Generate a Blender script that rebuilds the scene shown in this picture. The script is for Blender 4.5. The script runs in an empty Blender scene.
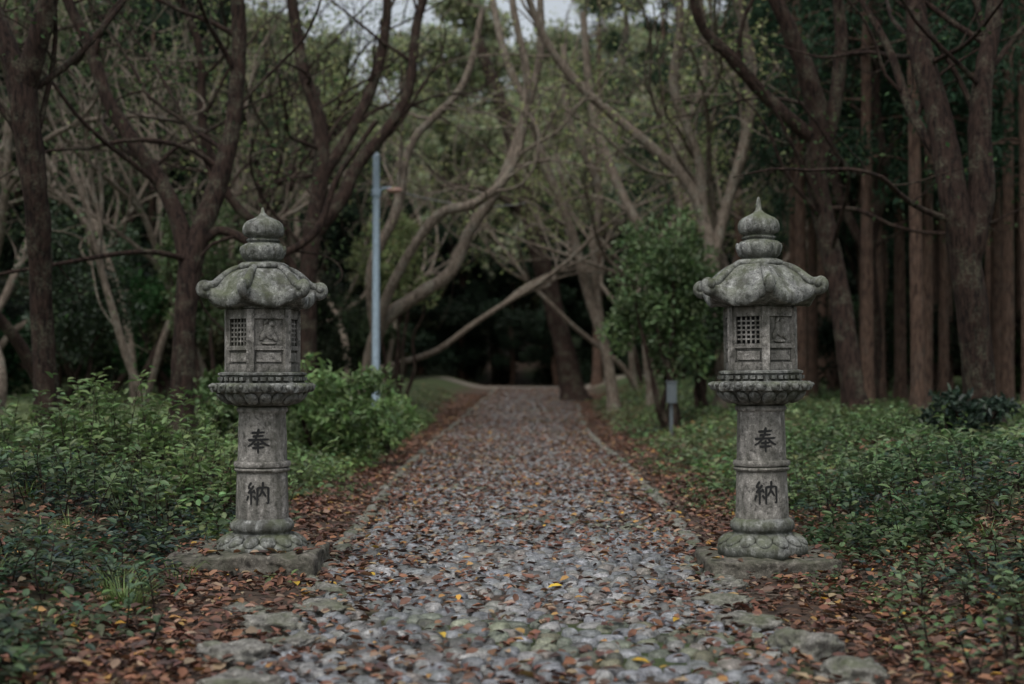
import bpy, bmesh, math, random
import numpy as np
from mathutils import Vector, Matrix, noise
from math import sin, cos, pi, radians

R = np.random.default_rng(7)
random.seed(7)
scene = bpy.context.scene
COL = scene.collection

# ------------------------------------------------------------------ helpers
def smooth(t):
    t = np.clip(t, 0, 1)
    return t*t*(3-2*t)

def pathc(y):
    return 0.06 + 0.85*smooth((np.asarray(y, float)-24)/38)

def pathw(y):
    return 1.22 + 0.2*smooth((np.asarray(y, float)-8)/12)

def wob(x, y, f=1.0, s=0.0):
    return (np.sin(x*1.7*f+s+1.3*np.sin(y*1.1*f+s))+np.sin(y*2.1*f-s*1.7+1.1*np.sin(x*1.3*f))+np.sin((x+y)*1.2*f+s*2.3))/3

def hgt(x, y):
    x = np.asarray(x, float); y = np.asarray(y, float)
    c = pathc(y); w = pathw(y)
    d = np.abs(x-c)-w
    B = np.where(x > c, 0.5, 0.42)
    z = B*smooth((d-0.65)/2.0)
    z = z + smooth((d-0.1)/1.0)*0.035*wob(x, y, 2.2, 1.0) + smooth((d-1.5)/3)*0.10*wob(x, y, 0.7, 2.0)
    z = z + 0.55*smooth((y-26)/34)
    z = z + 14*smooth((y-78)/70)
    z = z + 10*smooth((np.abs(x)-26)/40)
    return z

def mesh_np(name, V, faces, col=None, mats=(), mat_idx=None, smooth_sh=True, top=True):
    me = bpy.data.meshes.new(name)
    V = np.asarray(V, np.float32)
    me.vertices.add(len(V)); me.vertices.foreach_set('co', V.ravel())
    faces = [np.asarray(f, np.int32) for f in faces if len(f)]
    loops = np.concatenate([f.ravel() for f in faces])
    tot = np.concatenate([np.full(len(f), f.shape[1], np.int32) for f in faces])
    st = np.concatenate([[0], np.cumsum(tot)[:-1]]).astype(np.int32)
    me.loops.add(len(loops)); me.loops.foreach_set('vertex_index', loops)
    me.polygons.add(len(tot)); me.polygons.foreach_set('loop_start', st)
    for m in mats: me.materials.append(m)
    if mat_idx is not None:
        me.polygons.foreach_set('material_index', np.asarray(mat_idx, np.int32))
    me.polygons.foreach_set('use_smooth', np.full(len(tot), smooth_sh))
    me.update(calc_edges=True)
    if col is not None:
        a = me.attributes.new('Col', 'FLOAT_COLOR', 'POINT')
        c4 = np.ones((len(V), 4), np.float32); c4[:, :3] = col
        a.data.foreach_set('color', c4.ravel())
    ob = bpy.data.objects.new(name, me)
    COL.objects.link(ob)
    return ob

TEMPL = {
 'diamond': (np.array([(0,0,0),(.45,.5,.10),(1,0,-.06),(.45,-.5,.10)]), np.array([(0,2,1),(0,3,2)])),
 'leaf': (np.array([(0,0,0),(.28,.42,.09),(.68,.34,.07),(1,0,-.1),(.68,-.34,.07),(.28,-.42,.09),(.5,0,0)]),
          np.array([(6,1,0),(6,2,1),(6,3,2),(6,4,3),(6,5,4),(6,0,5)])),
 'curl': (np.array([(0,0,0),(.28,.40,.20),(.68,.34,.22),(1,0,.10),(.68,-.30,.12),(.28,-.42,.16),(.5,0,0)]),
          np.array([(6,1,0),(6,2,1),(6,3,2),(6,4,3),(6,5,4),(6,0,5)])),
 'blade': (np.array([(0,.5,0),(0,-.5,0),(.55,.35,.0),(.55,-.35,.0),(1,0,-.28)]), np.array([(0,1,3),(0,3,2),(2,3,4)])),
}
def norm(a):
    return a/np.maximum(np.linalg.norm(a, axis=1, keepdims=True), 1e-6)

def leaf_geo(pos, d, n, L, W, col, templ='diamond'):
    T, F = TEMPL[templ]
    d = norm(d); n = n-(n*d).sum(1, keepdims=True)*d; n = norm(n)
    b = np.cross(n, d)
    N = len(pos)
    L = np.broadcast_to(L, (N,)); W = np.broadcast_to(W, (N,))
    V = (pos[:, None, :] + T[None, :, 0, None]*(d*L[:, None])[:, None, :]
         + T[None, :, 1, None]*(b*W[:, None])[:, None, :] + T[None, :, 2, None]*(n*L[:, None])[:, None, :])
    k = len(T)
    FF = (F[None]+(np.arange(N)*k)[:, None, None]).reshape(-1, 3)
    C = np.repeat(np.asarray(col)[:, None, :], k, axis=1).reshape(-1, 3)
    return V.reshape(-1, 3), FF, C

class Geo:
    def __init__(s): s.V=[]; s.F={3:[],4:[]}; s.M={3:[],4:[]}; s.C=[]; s.n=0
    def add(s, V, F, C=(1,1,1), mi=0):
        V = np.asarray(V, float); F = np.asarray(F, int)
        s.V.append(V)
        C = np.asarray(C, float)
        if C.ndim == 1: C = np.tile(C, (len(V), 1))
        s.C.append(C)
        k = F.shape[1]
        s.F[k].append(F+s.n); s.M[k].append(np.full(len(F), mi))
        s.n += len(V)
    def add2(s, V, F3, F4, C, mi=0):
        V = np.asarray(V, float); s.V.append(V); s.C.append(np.asarray(C, float))
        s.F[3].append(np.asarray(F3)+s.n); s.M[3].append(np.full(len(F3), mi))
        s.F[4].append(np.asarray(F4)+s.n); s.M[4].append(np.full(len(F4), mi))
        s.n += len(V)
    def build(s, name, mats, sm=True):
        fs=[]; ms=[]
        for k in (3,4):
            if s.F[k]:
                fs.append(np.concatenate(s.F[k])); ms.append(np.concatenate(s.M[k]))
        return mesh_np(name, np.concatenate(s.V), fs, np.concatenate(s.C), mats, np.concatenate(ms), sm)

def rcol(base, n, v=0.25, hue=0.12):
    base = np.asarray(base, float)
    if base.ndim == 1: base = np.tile(base, (n, 1))
    c = base*(1+R.uniform(-v, v, (n, 1)))*(1+R.uniform(-hue, hue, (n, 3)))
    return np.clip(c, 0.003, 0.95)

def cloud(geo, cs, rs, n, L, col, templ='diamond', mi=1, asp=0.5, shell=0.5, up=0.5, colvar=0.35, droop=0.0):
    cs = np.atleast_2d(cs); rs = np.atleast_2d(rs)
    if len(rs) == 1: rs = np.repeat(rs, len(cs), 0)
    K = len(cs)
    idx = R.integers(0, K, n)
    u = norm(R.normal(size=(n, 3)))
    rad = R.uniform(0, 1, (n, 1))**(1/3*(1-shell*0.6))
    lump = 0.8+0.3*np.sin(u[:, :1]*5+idx[:, None])*np.cos(u[:, 2:]*4+idx[:, None]*2.0)
    pos = cs[idx]+u*rad*rs[idx]*lump
    nn = u*0.8+R.normal(size=(n, 3))*0.6+np.array([0, 0, up])
    d = R.normal(size=(n, 3))+u*0.6-np.array([0, 0, droop])
    clump = 1+R.uniform(-colvar, colvar, K)
    c = rcol(col, n)*clump[idx][:, None]
    V, F, C = leaf_geo(pos, d, nn, L*R.uniform(0.6, 1.25, n), L*asp*R.uniform(0.8, 1.2, n), c, templ)
    geo.add(V, F, C, mi)

# ------------------------------------------------------------------ materials
def newmat(name):
    m = bpy.data.materials.new(name); m.use_nodes = True
    nt = m.node_tree; nt.nodes.clear()
    out = nt.nodes.new('ShaderNodeOutputMaterial')
    return m, nt, out
def nd(nt, t, **kw):
    n = nt.nodes.new(t)
    for k, v in kw.items():
        if k in n.inputs: n.inputs[k].default_value = v
        else: setattr(n, k, v)
    return n
def ramp(nt, fac, stops):
    r = nt.nodes.new('ShaderNodeValToRGB')
    el = r.color_ramp.elements
    el[0].position, el[0].color = stops[0][0], (*stops[0][1], 1)
    el[1].position, el[1].color = stops[-1][0], (*stops[-1][1], 1)
    for p, c in stops[1:-1]:
        e = el.new(p); e.color = (*c, 1)
    nt.links.new(fac, r.inputs[0]); return r.outputs[0]
def mix(nt, fac, a, b, mode='MIX'):
    m = nt.nodes.new('ShaderNodeMix'); m.data_type = 'RGBA'; m.blend_type = mode
    for s, v in ((m.inputs[0], fac), (m.inputs[6], a), (m.inputs[7], b)):
        if isinstance(v, bpy.types.NodeSocket): nt.links.new(v, s)
        elif isinstance(v, (int, float)): s.default_value = v
        else: s.default_value = (*v, 1)
    return m.outputs[2]
def noise_n(nt, vec, scale, detail=6, rough=0.6):
    n = nd(nt, 'ShaderNodeTexNoise', Scale=scale, Detail=detail, Roughness=rough)
    nt.links.new(vec, n.inputs['Vector']); return n.outputs['Fac']
def bumpn(nt, h, strength, dist, prev=None):
    b = nd(nt, 'ShaderNodeBump', Strength=strength, Distance=dist)
    nt.links.new(h, b.inputs['Height'])
    if prev: nt.links.new(prev, b.inputs['Normal'])
    return b.outputs[0]

def leaf_mat(name, transl=0.3, rough=0.45, spec=0.4):
    m, nt, out = newmat(name)
    a = nd(nt, 'ShaderNodeAttribute', attribute_name='Col')
    geo = nd(nt, 'ShaderNodeNewGeometry')
    nz = noise_n(nt, geo.outputs['Position'], 25, 2)
    c = mix(nt, 0.35, a.outputs['Color'], ramp(nt, nz, [(0.3, (.45, .45, .45)), (0.7, (1, 1, 1))]), 'MULTIPLY')
    p = nd(nt, 'ShaderNodeBsdfPrincipled', Roughness=rough)
    p.inputs['Specular IOR Level'].default_value = spec
    nt.links.new(c, p.inputs['Base Color'])
    t = nd(nt, 'ShaderNodeBsdfTranslucent'); nt.links.new(c, t.inputs['Color'])
    ms = nd(nt, 'ShaderNodeMixShader'); ms.inputs[0].default_value = transl
    nt.links.new(p.outputs[0], ms.inputs[1]); nt.links.new(t.outputs[0], ms.inputs[2])
    nt.links.new(ms.outputs[0], out.inputs[0]); return m

def bark_mat(name, dark, mid, lichen, lich_amt=0.5):
    m, nt, out = newmat(name)
    tc = nd(nt, 'ShaderNodeNewGeometry')
    mp = nd(nt, 'ShaderNodeMapping'); mp.inputs['Scale'].default_value = (1, 1, 0.22)
    nt.links.new(tc.outputs['Position'], mp.inputs[0])
    n1 = noise_n(nt, mp.outputs[0], 22, 8, 0.7)
    n2 = noise_n(nt, tc.outputs['Position'], 3.5, 5, 0.65)
    n3 = noise_n(nt, tc.outputs['Position'], 30, 4, 0.7)
    c = ramp(nt, n1, [(0.38, dark), (0.62, mid)])
    lf = ramp(nt, n2, [(0.5, (0, 0, 0)), (0.62, (lich_amt,)*3)])
    lf2 = mix(nt, 1.0, lf, ramp(nt, n3, [(0.42, (.05, .05, .05)), (0.6, (1, 1, 1))]), 'MULTIPLY')
    c = mix(nt, lf2, c, lichen)
    p = nd(nt, 'ShaderNodeBsdfPrincipled', Roughness=0.85)
    p.inputs['Specular IOR Level'].default_value = 0.2
    nt.links.new(c, p.inputs['Base Color'])
    nt.links.new(bumpn(nt, n1, 1.0, 0.06), p.inputs['Normal'])
    nt.links.new(p.outputs[0], out.inputs[0]); return m

def stone_mat(name, c0, c1, moss, moss_amt, rough=0.8, usecol=False, spec=0.3, up_moss=True, grime_and_creases=0.0, grain=160):
    m, nt, out = newmat(name)
    tc = nd(nt, 'ShaderNodeNewGeometry')
    P = tc.outputs['Position']
    n1 = noise_n(nt, P, 9, 8, 0.65)
    n2 = noise_n(nt, P, grain, 3, 0.7)
    n3 = noise_n(nt, P, 28, 6, 0.7)
    n4 = noise_n(nt, P, 4, 5, 0.6)
    c = ramp(nt, n1, [(0.3, c0), (0.7, c1)])
    c = mix(nt, 0.7, c, ramp(nt, n2, [(0.35, (.45, .45, .46)), (0.6, (1.15, 1.15, 1.12))]), 'MULTIPLY')
    # lichen spots and dark stains
    c = mix(nt, ramp(nt, n3, [(0.55, (0, 0, 0)), (0.63, (.7, .7, .7))]), c, tuple(min(1, v*1.5) for v in c1))
    c = mix(nt, ramp(nt, n3, [(0.36, (.85, .85, .85)), (0.47, (0, 0, 0))]), c, tuple(v*0.3 for v in c0))
    if grime_and_creases:
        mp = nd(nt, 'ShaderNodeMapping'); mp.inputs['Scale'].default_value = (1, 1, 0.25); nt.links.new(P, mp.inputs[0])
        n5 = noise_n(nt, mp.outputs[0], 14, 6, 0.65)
        c = mix(nt, ramp(nt, n5, [(0.46, (0, 0, 0)), (0.60, (grime_and_creases,)*3)]), c, (.05, .05, .04))
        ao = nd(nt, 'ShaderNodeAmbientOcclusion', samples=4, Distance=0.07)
        c = mix(nt, ramp(nt, ao.outputs['AO'], [(0.35, (.9,)*3), (0.9, (0, 0, 0))]), c, (.025, .026, .02))  # occlusion darkening mixed into the base colour of creases and recesses
    mf = ramp(nt, n4, [(0.42, (0, 0, 0)), (0.62, (moss_amt,)*3)])
    if up_moss:
        sx = nd(nt, 'ShaderNodeSeparateXYZ'); nt.links.new(tc.outputs['Normal'], sx.inputs[0])
        mr = nd(nt, 'ShaderNodeMapRange'); mr.inputs['From Min'].default_value = -0.2; mr.inputs['From Max'].default_value = 0.8
        mr.inputs['To Min'].default_value = 0.3
        nt.links.new(sx.outputs['Z'], mr.inputs['Value'])
        mf = mix(nt, 1.0, mf, mr.outputs[0], 'MULTIPLY')
    c = mix(nt, mf, c, moss)
    if usecol:
        a = nd(nt, 'ShaderNodeAttribute', attribute_name='Col')
        c = mix(nt, 1.0, c, a.outputs['Color'], 'MULTIPLY')
    p = nd(nt, 'ShaderNodeBsdfPrincipled', Roughness=rough)
    p.inputs['Specular IOR Level'].default_value = spec
    nt.links.new(c, p.inputs['Base Color'])
    b = bumpn(nt, n3, 0.8, 0.014)
    b = bumpn(nt, n2, 0.5, 0.004, b)
    nt.links.new(b, p.inputs['Normal'])
    nt.links.new(p.outputs[0], out.inputs[0]); return m

M_leaf = leaf_mat('leaf_green', 0.3)
M_leaf_far = leaf_mat('leaf_distant', 0.38, 0.7, 0.2)
M_litter = leaf_mat('leaf_dry', 0.05, 0.5, 0.35)
M_barkA = bark_mat('bark_brown', (.010, .006, .005), (.060, .037, .028), (.15, .15, .105), 0.55)
M_barkB = bark_mat('bark_grey', (.085, .068, .052), (.28, .228, .18), (.33, .33, .27), 0.6)
M_barkC = bark_mat('bark_cedar', (.04, .024, .018), (.16, .102, .074), (.15, .14, .12), 0.3)
M_granite = stone_mat('granite_weathered', (.13, .135, .13), (.34, .345, .325), (.095, .11, .055), 0.75, grime_and_creases=.8)
M_granite_sh = stone_mat('granite_shaft', (.20, .19, .172), (.38, .36, .33), (.125, .125, .08), 0.45, grime_and_creases=.6)
M_plinth = stone_mat('plinth_mossy', (.07, .064, .053), (.18, .165, .14), (.065, .075, .038), 0.55)
M_cobble = stone_mat('cobble_stone', (.155, .155, .165), (.33, .332, .348), (.08, .095, .045), 0.4, rough=0.34, usecol=True, spec=0.6, grain=90)
M_rock = stone_mat('edge_rock', (.11, .105, .092), (.27, .26, .235), (.075, .09, .04), 0.65, grain=70)

def simple(name, col, rough=0.6, metal=0.0, nscale=20, var=0.2):
    m, nt, out = newmat(name)
    tc = nd(nt, 'ShaderNodeNewGeometry')
    n = noise_n(nt, tc.outputs['Position'], nscale, 5)
    c = ramp(nt, n, [(0.3, tuple(v*(1-var) for v in col)), (0.7, tuple(min(1, v*(1+var)) for v in col))])
    p = nd(nt, 'ShaderNodeBsdfPrincipled', Roughness=rough, Metallic=metal)
    nt.links.new(c, p.inputs['Base Color']); nt.links.new(p.outputs[0], out.inputs[0]); return m
M_ink = simple('ink_black', (.010, .010, .010), 0.8)
M_dark = simple('recess_shade', (.015, .015, .015), 0.9)  # near-black colour stands in for the shade inside the fire box
M_pole = simple('painted_steel', (.34, .44, .52), 0.45)
M_lampm = simple('lamp_housing', (.32, .19, .15), 0.5)
M_box = simple('grey_box', (.10, .12, .13), 0.5)
M_wire = simple('cable', (.30, .30, .30), 0.6)

# ground material
def ground_mat():
    m, nt, out = newmat('forest_floor')
    tc = nd(nt, 'ShaderNodeNewGeometry'); P = tc.outputs['Position']
    a = nd(nt, 'ShaderNodeAttribute', attribute_name='Col')
    sep = nd(nt, 'ShaderNodeSeparateColor'); nt.links.new(a.outputs['Color'], sep.inputs[0])
    n1 = noise_n(nt, P, 14, 8, 0.7); n2 = noise_n(nt, P, 2.2, 6, 0.6); n3 = noise_n(nt, P, 55, 4, 0.7)
    vor = nd(nt, 'ShaderNodeTexVoronoi', Scale=22); nt.links.new(P, vor.inputs['Vector'])
    leafc = ramp(nt, vor.outputs['Color'], [(0.1, (.04, .028, .022)), (.45, (.08, .052, .038)), (.7, (.12, .07, .048)), (.95, (.17, .11, .07))])
    dirt = ramp(nt, n1, [(0.3, (.032, .025, .020)), (.7, (.09, .072, .056))])
    green = ramp(nt, n3, [(0.3, (.024, .040, .016)), (.7, (.075, .112, .042))])
    litter = mix(nt, ramp(nt, n2, [(.4, (.25,)*3), (.6, (.7,)*3)]), dirt, leafc)
    c = mix(nt, sep.outputs[1], litter, green)
    c = mix(nt, sep.outputs[2], c, (.24, .21, .175))
    p = nd(nt, 'ShaderNodeBsdfPrincipled', Roughness=0.9); p.inputs['Specular IOR Level'].default_value = 0.2
    nt.links.new(c, p.inputs['Base Color'])
    nt.links.new(bumpn(nt, n1, 0.8, 0.03), p.inputs['Normal'])
    nt.links.new(p.outputs[0], out.inputs[0]); return m
M_ground = ground_mat()

# ------------------------------------------------------------------ ground
xs = np.concatenate([-np.geomspace(400, 7, 40), np.linspace(-6.9, 6.9, 140), np.geomspace(7, 400, 40)])
ys = np.concatenate([np.linspace(-60, 2, 12), np.linspace(2.5, 25, 170), np.linspace(25.4, 80, 110), np.geomspace(81, 600, 40)])
X, Y = np.meshgrid(xs, ys)
Z = hgt(X, Y)
inpath = smooth((pathw(Y)+0.05-np.abs(X-pathc(Y)))/0.1)
Z = Z-0.008*inpath
nx, ny = len(xs), len(ys)
V = np.stack([X.ravel(), Y.ravel(), Z.ravel()], 1)
i = np.arange(nx*ny).reshape(ny, nx)
F = np.stack([i[:-1, :-1], i[:-1, 1:], i[1:, 1:], i[1:, :-1]], -1).reshape(-1, 4)
D = np.abs(X-pathc(Y))-pathw(Y)
gm = smooth((D-0.9-0.5*wob(X, Y, 1.5, 3))/0.8)
gm = gm*np.where(X > 0, np.where(Y < 11, 0.35, 0.9), np.where(Y < 16, .45, 0.8))
gm = np.maximum(gm, inpath*smooth((wob(X, Y, 1.1, 5)-.15)/.4)*.85)
far = smooth((Y-57)/2)*smooth((66-Y)/2)*smooth((6-np.abs(X-1))/2)
Cg = np.stack([np.zeros_like(X).ravel(), gm.ravel(), (far*0.9).ravel()], 1)
mesh_np('ground', V, [F], Cg, [M_ground])

# ------------------------------------------------------------------ cobbled path
def cobbles():
    sp = 0.136
    y0, y1 = 3.6, 60.0
    rows = int((y1-y0)/(sp*0.9)); cols = 26
    jj, ii = np.meshgrid(np.arange(rows), np.arange(cols), indexing='ij')
    px = (ii-cols/2+0.5+0.5*(jj % 2))*sp+R.uniform(-.046, .046, ii.shape)
    py = y0+jj*sp*0.9+R.uniform(-.042, .042, ii.shape)
    nd_ = 12
    ang = np.arange(nd_)*2*pi/nd_
    rad = np.full((rows, cols, nd_), 0.11)
    for dj in range(-2, 3):
        for di in range(-2, 3):
            if di == 0 and dj == 0: continue
            sj = np.clip(jj+dj, 0, rows-1); si = np.clip(ii+di, 0, cols-1)
            dx = px[sj, si]-px; dy = py[sj, si]-py
            dist = np.hypot(dx, dy); ok = dist > 1e-4
            phi = np.arctan2(dy, dx)
            cc = np.cos(ang[None, None]-phi[..., None])
            r = np.where((cc > 0.15) & ok[..., None], (dist/2-0.005)[..., None]/np.maximum(cc, .15), 9)
            rad = np.minimum(rad, r)
    rad = 0.5*rad+0.25*np.roll(rad, 1, -1)+0.25*np.roll(rad, -1, -1)
    shr = R.uniform(.78, .97, rad.shape[:2])[..., None]
    rad = np.maximum(rad*shr, 0.014)
    cx = px+pathc(py)
    keep = (np.abs(px) < pathw(py)-0.02+0.05*np.sin(py*3)) & (R.uniform(size=px.shape) > 0.03)
    cx = cx[keep]; cy = py[keep]; rad = rad[keep]; N = len(cx)
    H = R.uniform(0.014, 0.034, N); tilt = R.normal(0, .06, (N, 2))
    rings = [(1.0, -0.35), (0.93, 0.35), (0.76, 0.76), (0.42, 0.96)]
    vs = []
    base = hgt(cx, cy)-0.004
    for s, hz in rings:
        ox = rad*s*np.cos(ang); oy = rad*s*np.sin(ang)
        z = base[:, None]+(H[:, None]+.004)*hz+(ox*tilt[:, :1]+oy*tilt[:, 1:])
        vs.append(np.stack([cx[:, None]+ox, cy[:, None]+oy, z], -1))
    vs.append(np.stack([cx, cy, base+H+.004], -1)[:, None, :])
    V = np.concatenate(vs, 1); k = V.shape[1]
    f4 = []; f3 = []
    for r in range(3):
        for a in range(nd_):
            b = (a+1) % nd_
            f4.append((r*nd_+a, r*nd_+b, (r+1)*nd_+b, (r+1)*nd_+a))
    for a in range(nd_): f3.append((3*nd_+a, 3*nd_+(a+1) % nd_, k-1))
    off = (np.arange(N)*k)[:, None, None]
    F4 = (np.array(f4)[None]+off).reshape(-1, 4); F3 = (np.array(f3)[None]+off).reshape(-1, 3)
    tone = R.choice(6, N, p=[.3, .22, .18, .13, .07, .10])
    pal = np.array([(.98, 1, 1.03), (.72, .74, .76), (1.1, 1.07, 1.0), (.5, .48, .45), (1.35, 1.32, 1.28), (.95, .84, .73)])
    C = pal[tone]*R.uniform(.8, 1.15, (N, 1))
    mossy = (wob(cx, cy, 1.1, 5) > 0.35) & (R.uniform(size=N) < .5)
    C[mossy] *= np.array([.75, .8, .58])
    g = Geo(); g.add2(V.reshape(-1, 3), F3, F4, np.repeat(C, k, 0))
    return g.build('cobblestone_path', [M_cobble])
cobbles()

def rock_geo(geo, c, s, seed, sub=3, rot=None, amp=0.18, flat=None):
    bm = bmesh.new(); bmesh.ops.create_icosphere(bm, subdivisions=sub, radius=1)
    rot = random.uniform(0, 6.28) if rot is None else rot
    cr, sr = cos(rot), sin(rot)
    V = []
    for v in bm.verts:
        p = v.co.copy()
        q = Vector([math.copysign(abs(t)**0.7, t) for t in p])
        q *= 1+amp*noise.noise(p*1.3+Vector((seed*3.1, seed, 0)))+amp*.6*noise.noise(p*3.5+Vector((seed, 0, seed)))+amp*.3*noise.noise(p*9+Vector((seed, 0, seed)))
        x, y, z = q.x*s[0], q.y*s[1], q.z*s[2]
        V.append((c[0]+x*cr-y*sr, c[1]+x*sr+y*cr, c[2]+z))
    F = [[v.index for v in f.verts] for f in bm.faces]
    bm.free(); geo.add(V, F)

# border stones along the two edges, partly sunk in the litter
g = Geo()
for side in (-1, 1):
    y = 8.6
    while y < 58:
        ln = random.uniform(.08, .24) if y < 30 else random.uniform(.2, .4)
        yc = y+ln
        if random.random() > .10:
            x = float(pathc(yc))+side*(float(pathw(yc))+random.uniform(.02, .08))
            rock_geo(g, (x, yc, float(hgt(x, yc))+random.uniform(-.012, .012)), (random.uniform(.045, .08), ln*.95, random.uniform(.036, .05)), random.random()*50, 2 if y > 15 else 3, random.uniform(-.12, .12), .32)
        y += 2*ln+random.uniform(-.01, .05)
g.build('path_border_stones', [M_rock])
g = Geo()
for (x, y, sx, sy, sz) in [(-1.2, 7.1, .13, .17, .07), (-1.05, 7.7, .14, .16, .055), (-1.26, 6.4, .15, .15, .08), (-1.08, 8.3, .10, .16, .05),
                           (1.34, 6.55, .15, .15, .10), (1.22, 7.2, .11, .16, .065), (1.42, 6.0, .13, .14, .07), (1.2, 7.9, .10, .15, .055), (1.22, 5.6, .14, .14, .06),
                           (-1.12, 5.8, .15, .16, .06), (-1.0, 5.3, .13, .13, .05), (1.3, 8.5, .10, .12, .05), (-1.02, 6.75, .10, .12, .05), (-1.4, 7.6, .09, .12, .05)]:
    rock_geo(g, (x, y, float(hgt(x, y))-.002), (sx, sy, sz), random.random()*90, 4, None, .5)
g.build('edge_boulders', [M_rock])

# ------------------------------------------------------------------ stone lantern
def lathe(prof, seg=48):
    V = []; F = []
    for (r, z) in prof:
        for a in range(seg):
            t = a*2*pi/seg; V.append((r*cos(t), r*sin(t), z))
    n = len(prof)
    for i in range(n-1):
        for a in range(seg):
            b = (a+1) % seg
            F.append((i*seg+a, i*seg+b, (i+1)*seg+b, (i+1)*seg+a))
    return np.array(V), np.array(F)
def hexr(t, off):
    u = ((t-off) % (pi/3))-pi/6
    return cos(pi/6)/cos(u)
def hexprism(prof, off, rounding=0.0, seg=72):
    V = []; F = []
    for (r, z) in prof:
        for a in range(seg):
            t = a*2*pi/seg+off; k = hexr(t, off)*(1-rounding)+rounding*.95
            V.append((r*k*cos(t), r*k*sin(t), z))
    n = len(prof)
    for i in range(n-1):
        for a in range(seg):
            b = (a+1) % seg
            F.append((i*seg+a, i*seg+b, (i+1)*seg+b, (i+1)*seg+a))
    return np.array(V), np.array(F)
def ellipsoid(c, ax, s, seg=12, rings=8):
    V = []; F = []
    for i in range(rings+1):
        ph = -pi/2+pi*i/rings
        for a in range(seg):
            t = a*2*pi/seg
            V.append((cos(ph)*cos(t)*s[0], cos(ph)*sin(t)*s[1], sin(ph)*s[2]))
    V = np.array(V)@np.array(ax).T+np.array(c)
    for i in range(rings):
        for a in range(seg):
            b = (a+1) % seg; F.append((i*seg+a, i*seg+b, (i+1)*seg+b, (i+1)*seg+a))
    return V, np.array(F)
def boxg(c, ax, s):
    V = np.array([(x, y, z) for x in (-1, 1) for y in (-1, 1) for z in (-1, 1)], float)*np.array(s)
    V = V@np.array(ax).T+np.array(c)
    F = np.array([(0, 1, 3, 2), (4, 6, 7, 5), (0, 4, 5, 1), (2, 3, 7, 6), (0, 2, 6, 4), (1, 5, 7, 3)])
    return V, F
def tube(pts, rads, seg=8, caps=True):
    pts = np.asarray(pts, float); n = len(pts)
    T = np.gradient(pts, axis=0); T = norm(T)
    ref = np.array([0, 0, 1.0]) if abs(T[0][2]) < .9 else np.array([0, 1.0, 0])
    V = []; u = np.cross(ref, T[0]); u /= np.linalg.norm(u)
    ang = np.arange(seg)*2*pi/seg
    for i in range(n):
        u = u-T[i]*np.dot(u, T[i]); u /= max(np.linalg.norm(u), 1e-6)
        w = np.cross(T[i], u)
        V.append(pts[i]+rads[i]*(np.cos(ang)[:, None]*u+np.sin(ang)[:, None]*w))
    V = np.concatenate(V)
    idx = np.arange(n*seg).reshape(n, seg)
    F = np.stack([idx[:-1], np.roll(idx[:-1], -1, 1), np.roll(idx[1:], -1, 1), idx[1:]], -1).reshape(-1, 4)
    return V, F

def wear(V, amp=0.004, seed=0.0):
    out = np.array(V, float)
    for k in range(len(out)):
        p = Vector(out[k])
        n = noise.noise_vector(p*9+Vector((seed, 0, 0)))*amp+noise.noise_vector(p*30+Vector((seed, 3, 0)))*amp*.4
        out[k] += (n.x, n.y, n.z)
    return out

def shaft_r(z):
    return 0.172-(z-0.345)*0.030

KANJI = {
 'ho': [[(-.30,.34),(.30,.37)], [(-.25,.19),(.25,.22)], [(-.46,.03),(.47,.07)],
        [(.02,.52),(-.03,.25),(-.14,.02),(-.30,-.14),(-.48,-.24)], [(.10,.05),(.22,-.08),(.36,-.17),(.50,-.22)],
        [(-.19,-.15),(.20,-.12)], [(-.26,-.30),(.27,-.27)], [(0,-.02),(0,-.3),(0,-.54)]],
 'no': [[(-.28,.50),(-.36,.38),(-.44,.28)], [(-.44,.28),(-.34,.24),(-.26,.19)], [(-.17,.36),(-.28,.20),(-.45,.05)], [(-.45,.05),(-.28,.08),(-.12,.10)],
        [(-.18,.18),(-.10,.02)], [(-.29,.06),(-.29,-.2),(-.29,-.48)], [(-.42,-.08),(-.47,-.20),(-.50,-.30)], [(-.18,-.08),(-.12,-.15),(-.09,-.24)],
        [(-.01,.27),(-.01,-.1),(-.02,-.48)], [(-.01,.26),(.22,.28),(.45,.29)], [(.45,.29),(.46,0),(.46,-.42),(.37,-.36)],
        [(.22,.52),(.22,.30),(.17,.08),(.05,-.12)], [(.21,.12),(.29,0),(.37,-.12)]],
}
def kanji_geo(geo, key, zc, size, rot, r_of):
    for st in KANJI[key]:
        pts = np.array(st, float)
        seg = np.linalg.norm(np.diff(pts, axis=0), axis=1); cum = np.concatenate([[0], np.cumsum(seg)])
        n = max(6, int(cum[-1]*16)); t = np.linspace(0, cum[-1], n)
        P = np.stack([np.interp(t, cum, pts[:, 0]), np.interp(t, cum, pts[:, 1])], 1)
        T = norm(np.gradient(P, axis=0)); N = np.stack([-T[:, 1], T[:, 0]], 1)
        u = np.linspace(0, 1, n)
        w = 0.05*(1.15-0.5*np.sin(pi*u)**0.8*0.5-0.45*u**3)
        w[0] *= .6; w[-1] *= .35
        A = (P+N*w[:, None])*size; B = (P-N*w[:, None])*size
        V = []
        for q in np.concatenate([A, B]):
            z = zc+q[1]; r = r_of(z)+0.0035; th = -pi/2+rot+q[0]/r
            V.append((r*cos(th), r*sin(th), z))
        F = [(k, k+1, n+k+1, n+k) for k in range(n-1)]
        geo.add(V, F)

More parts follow.
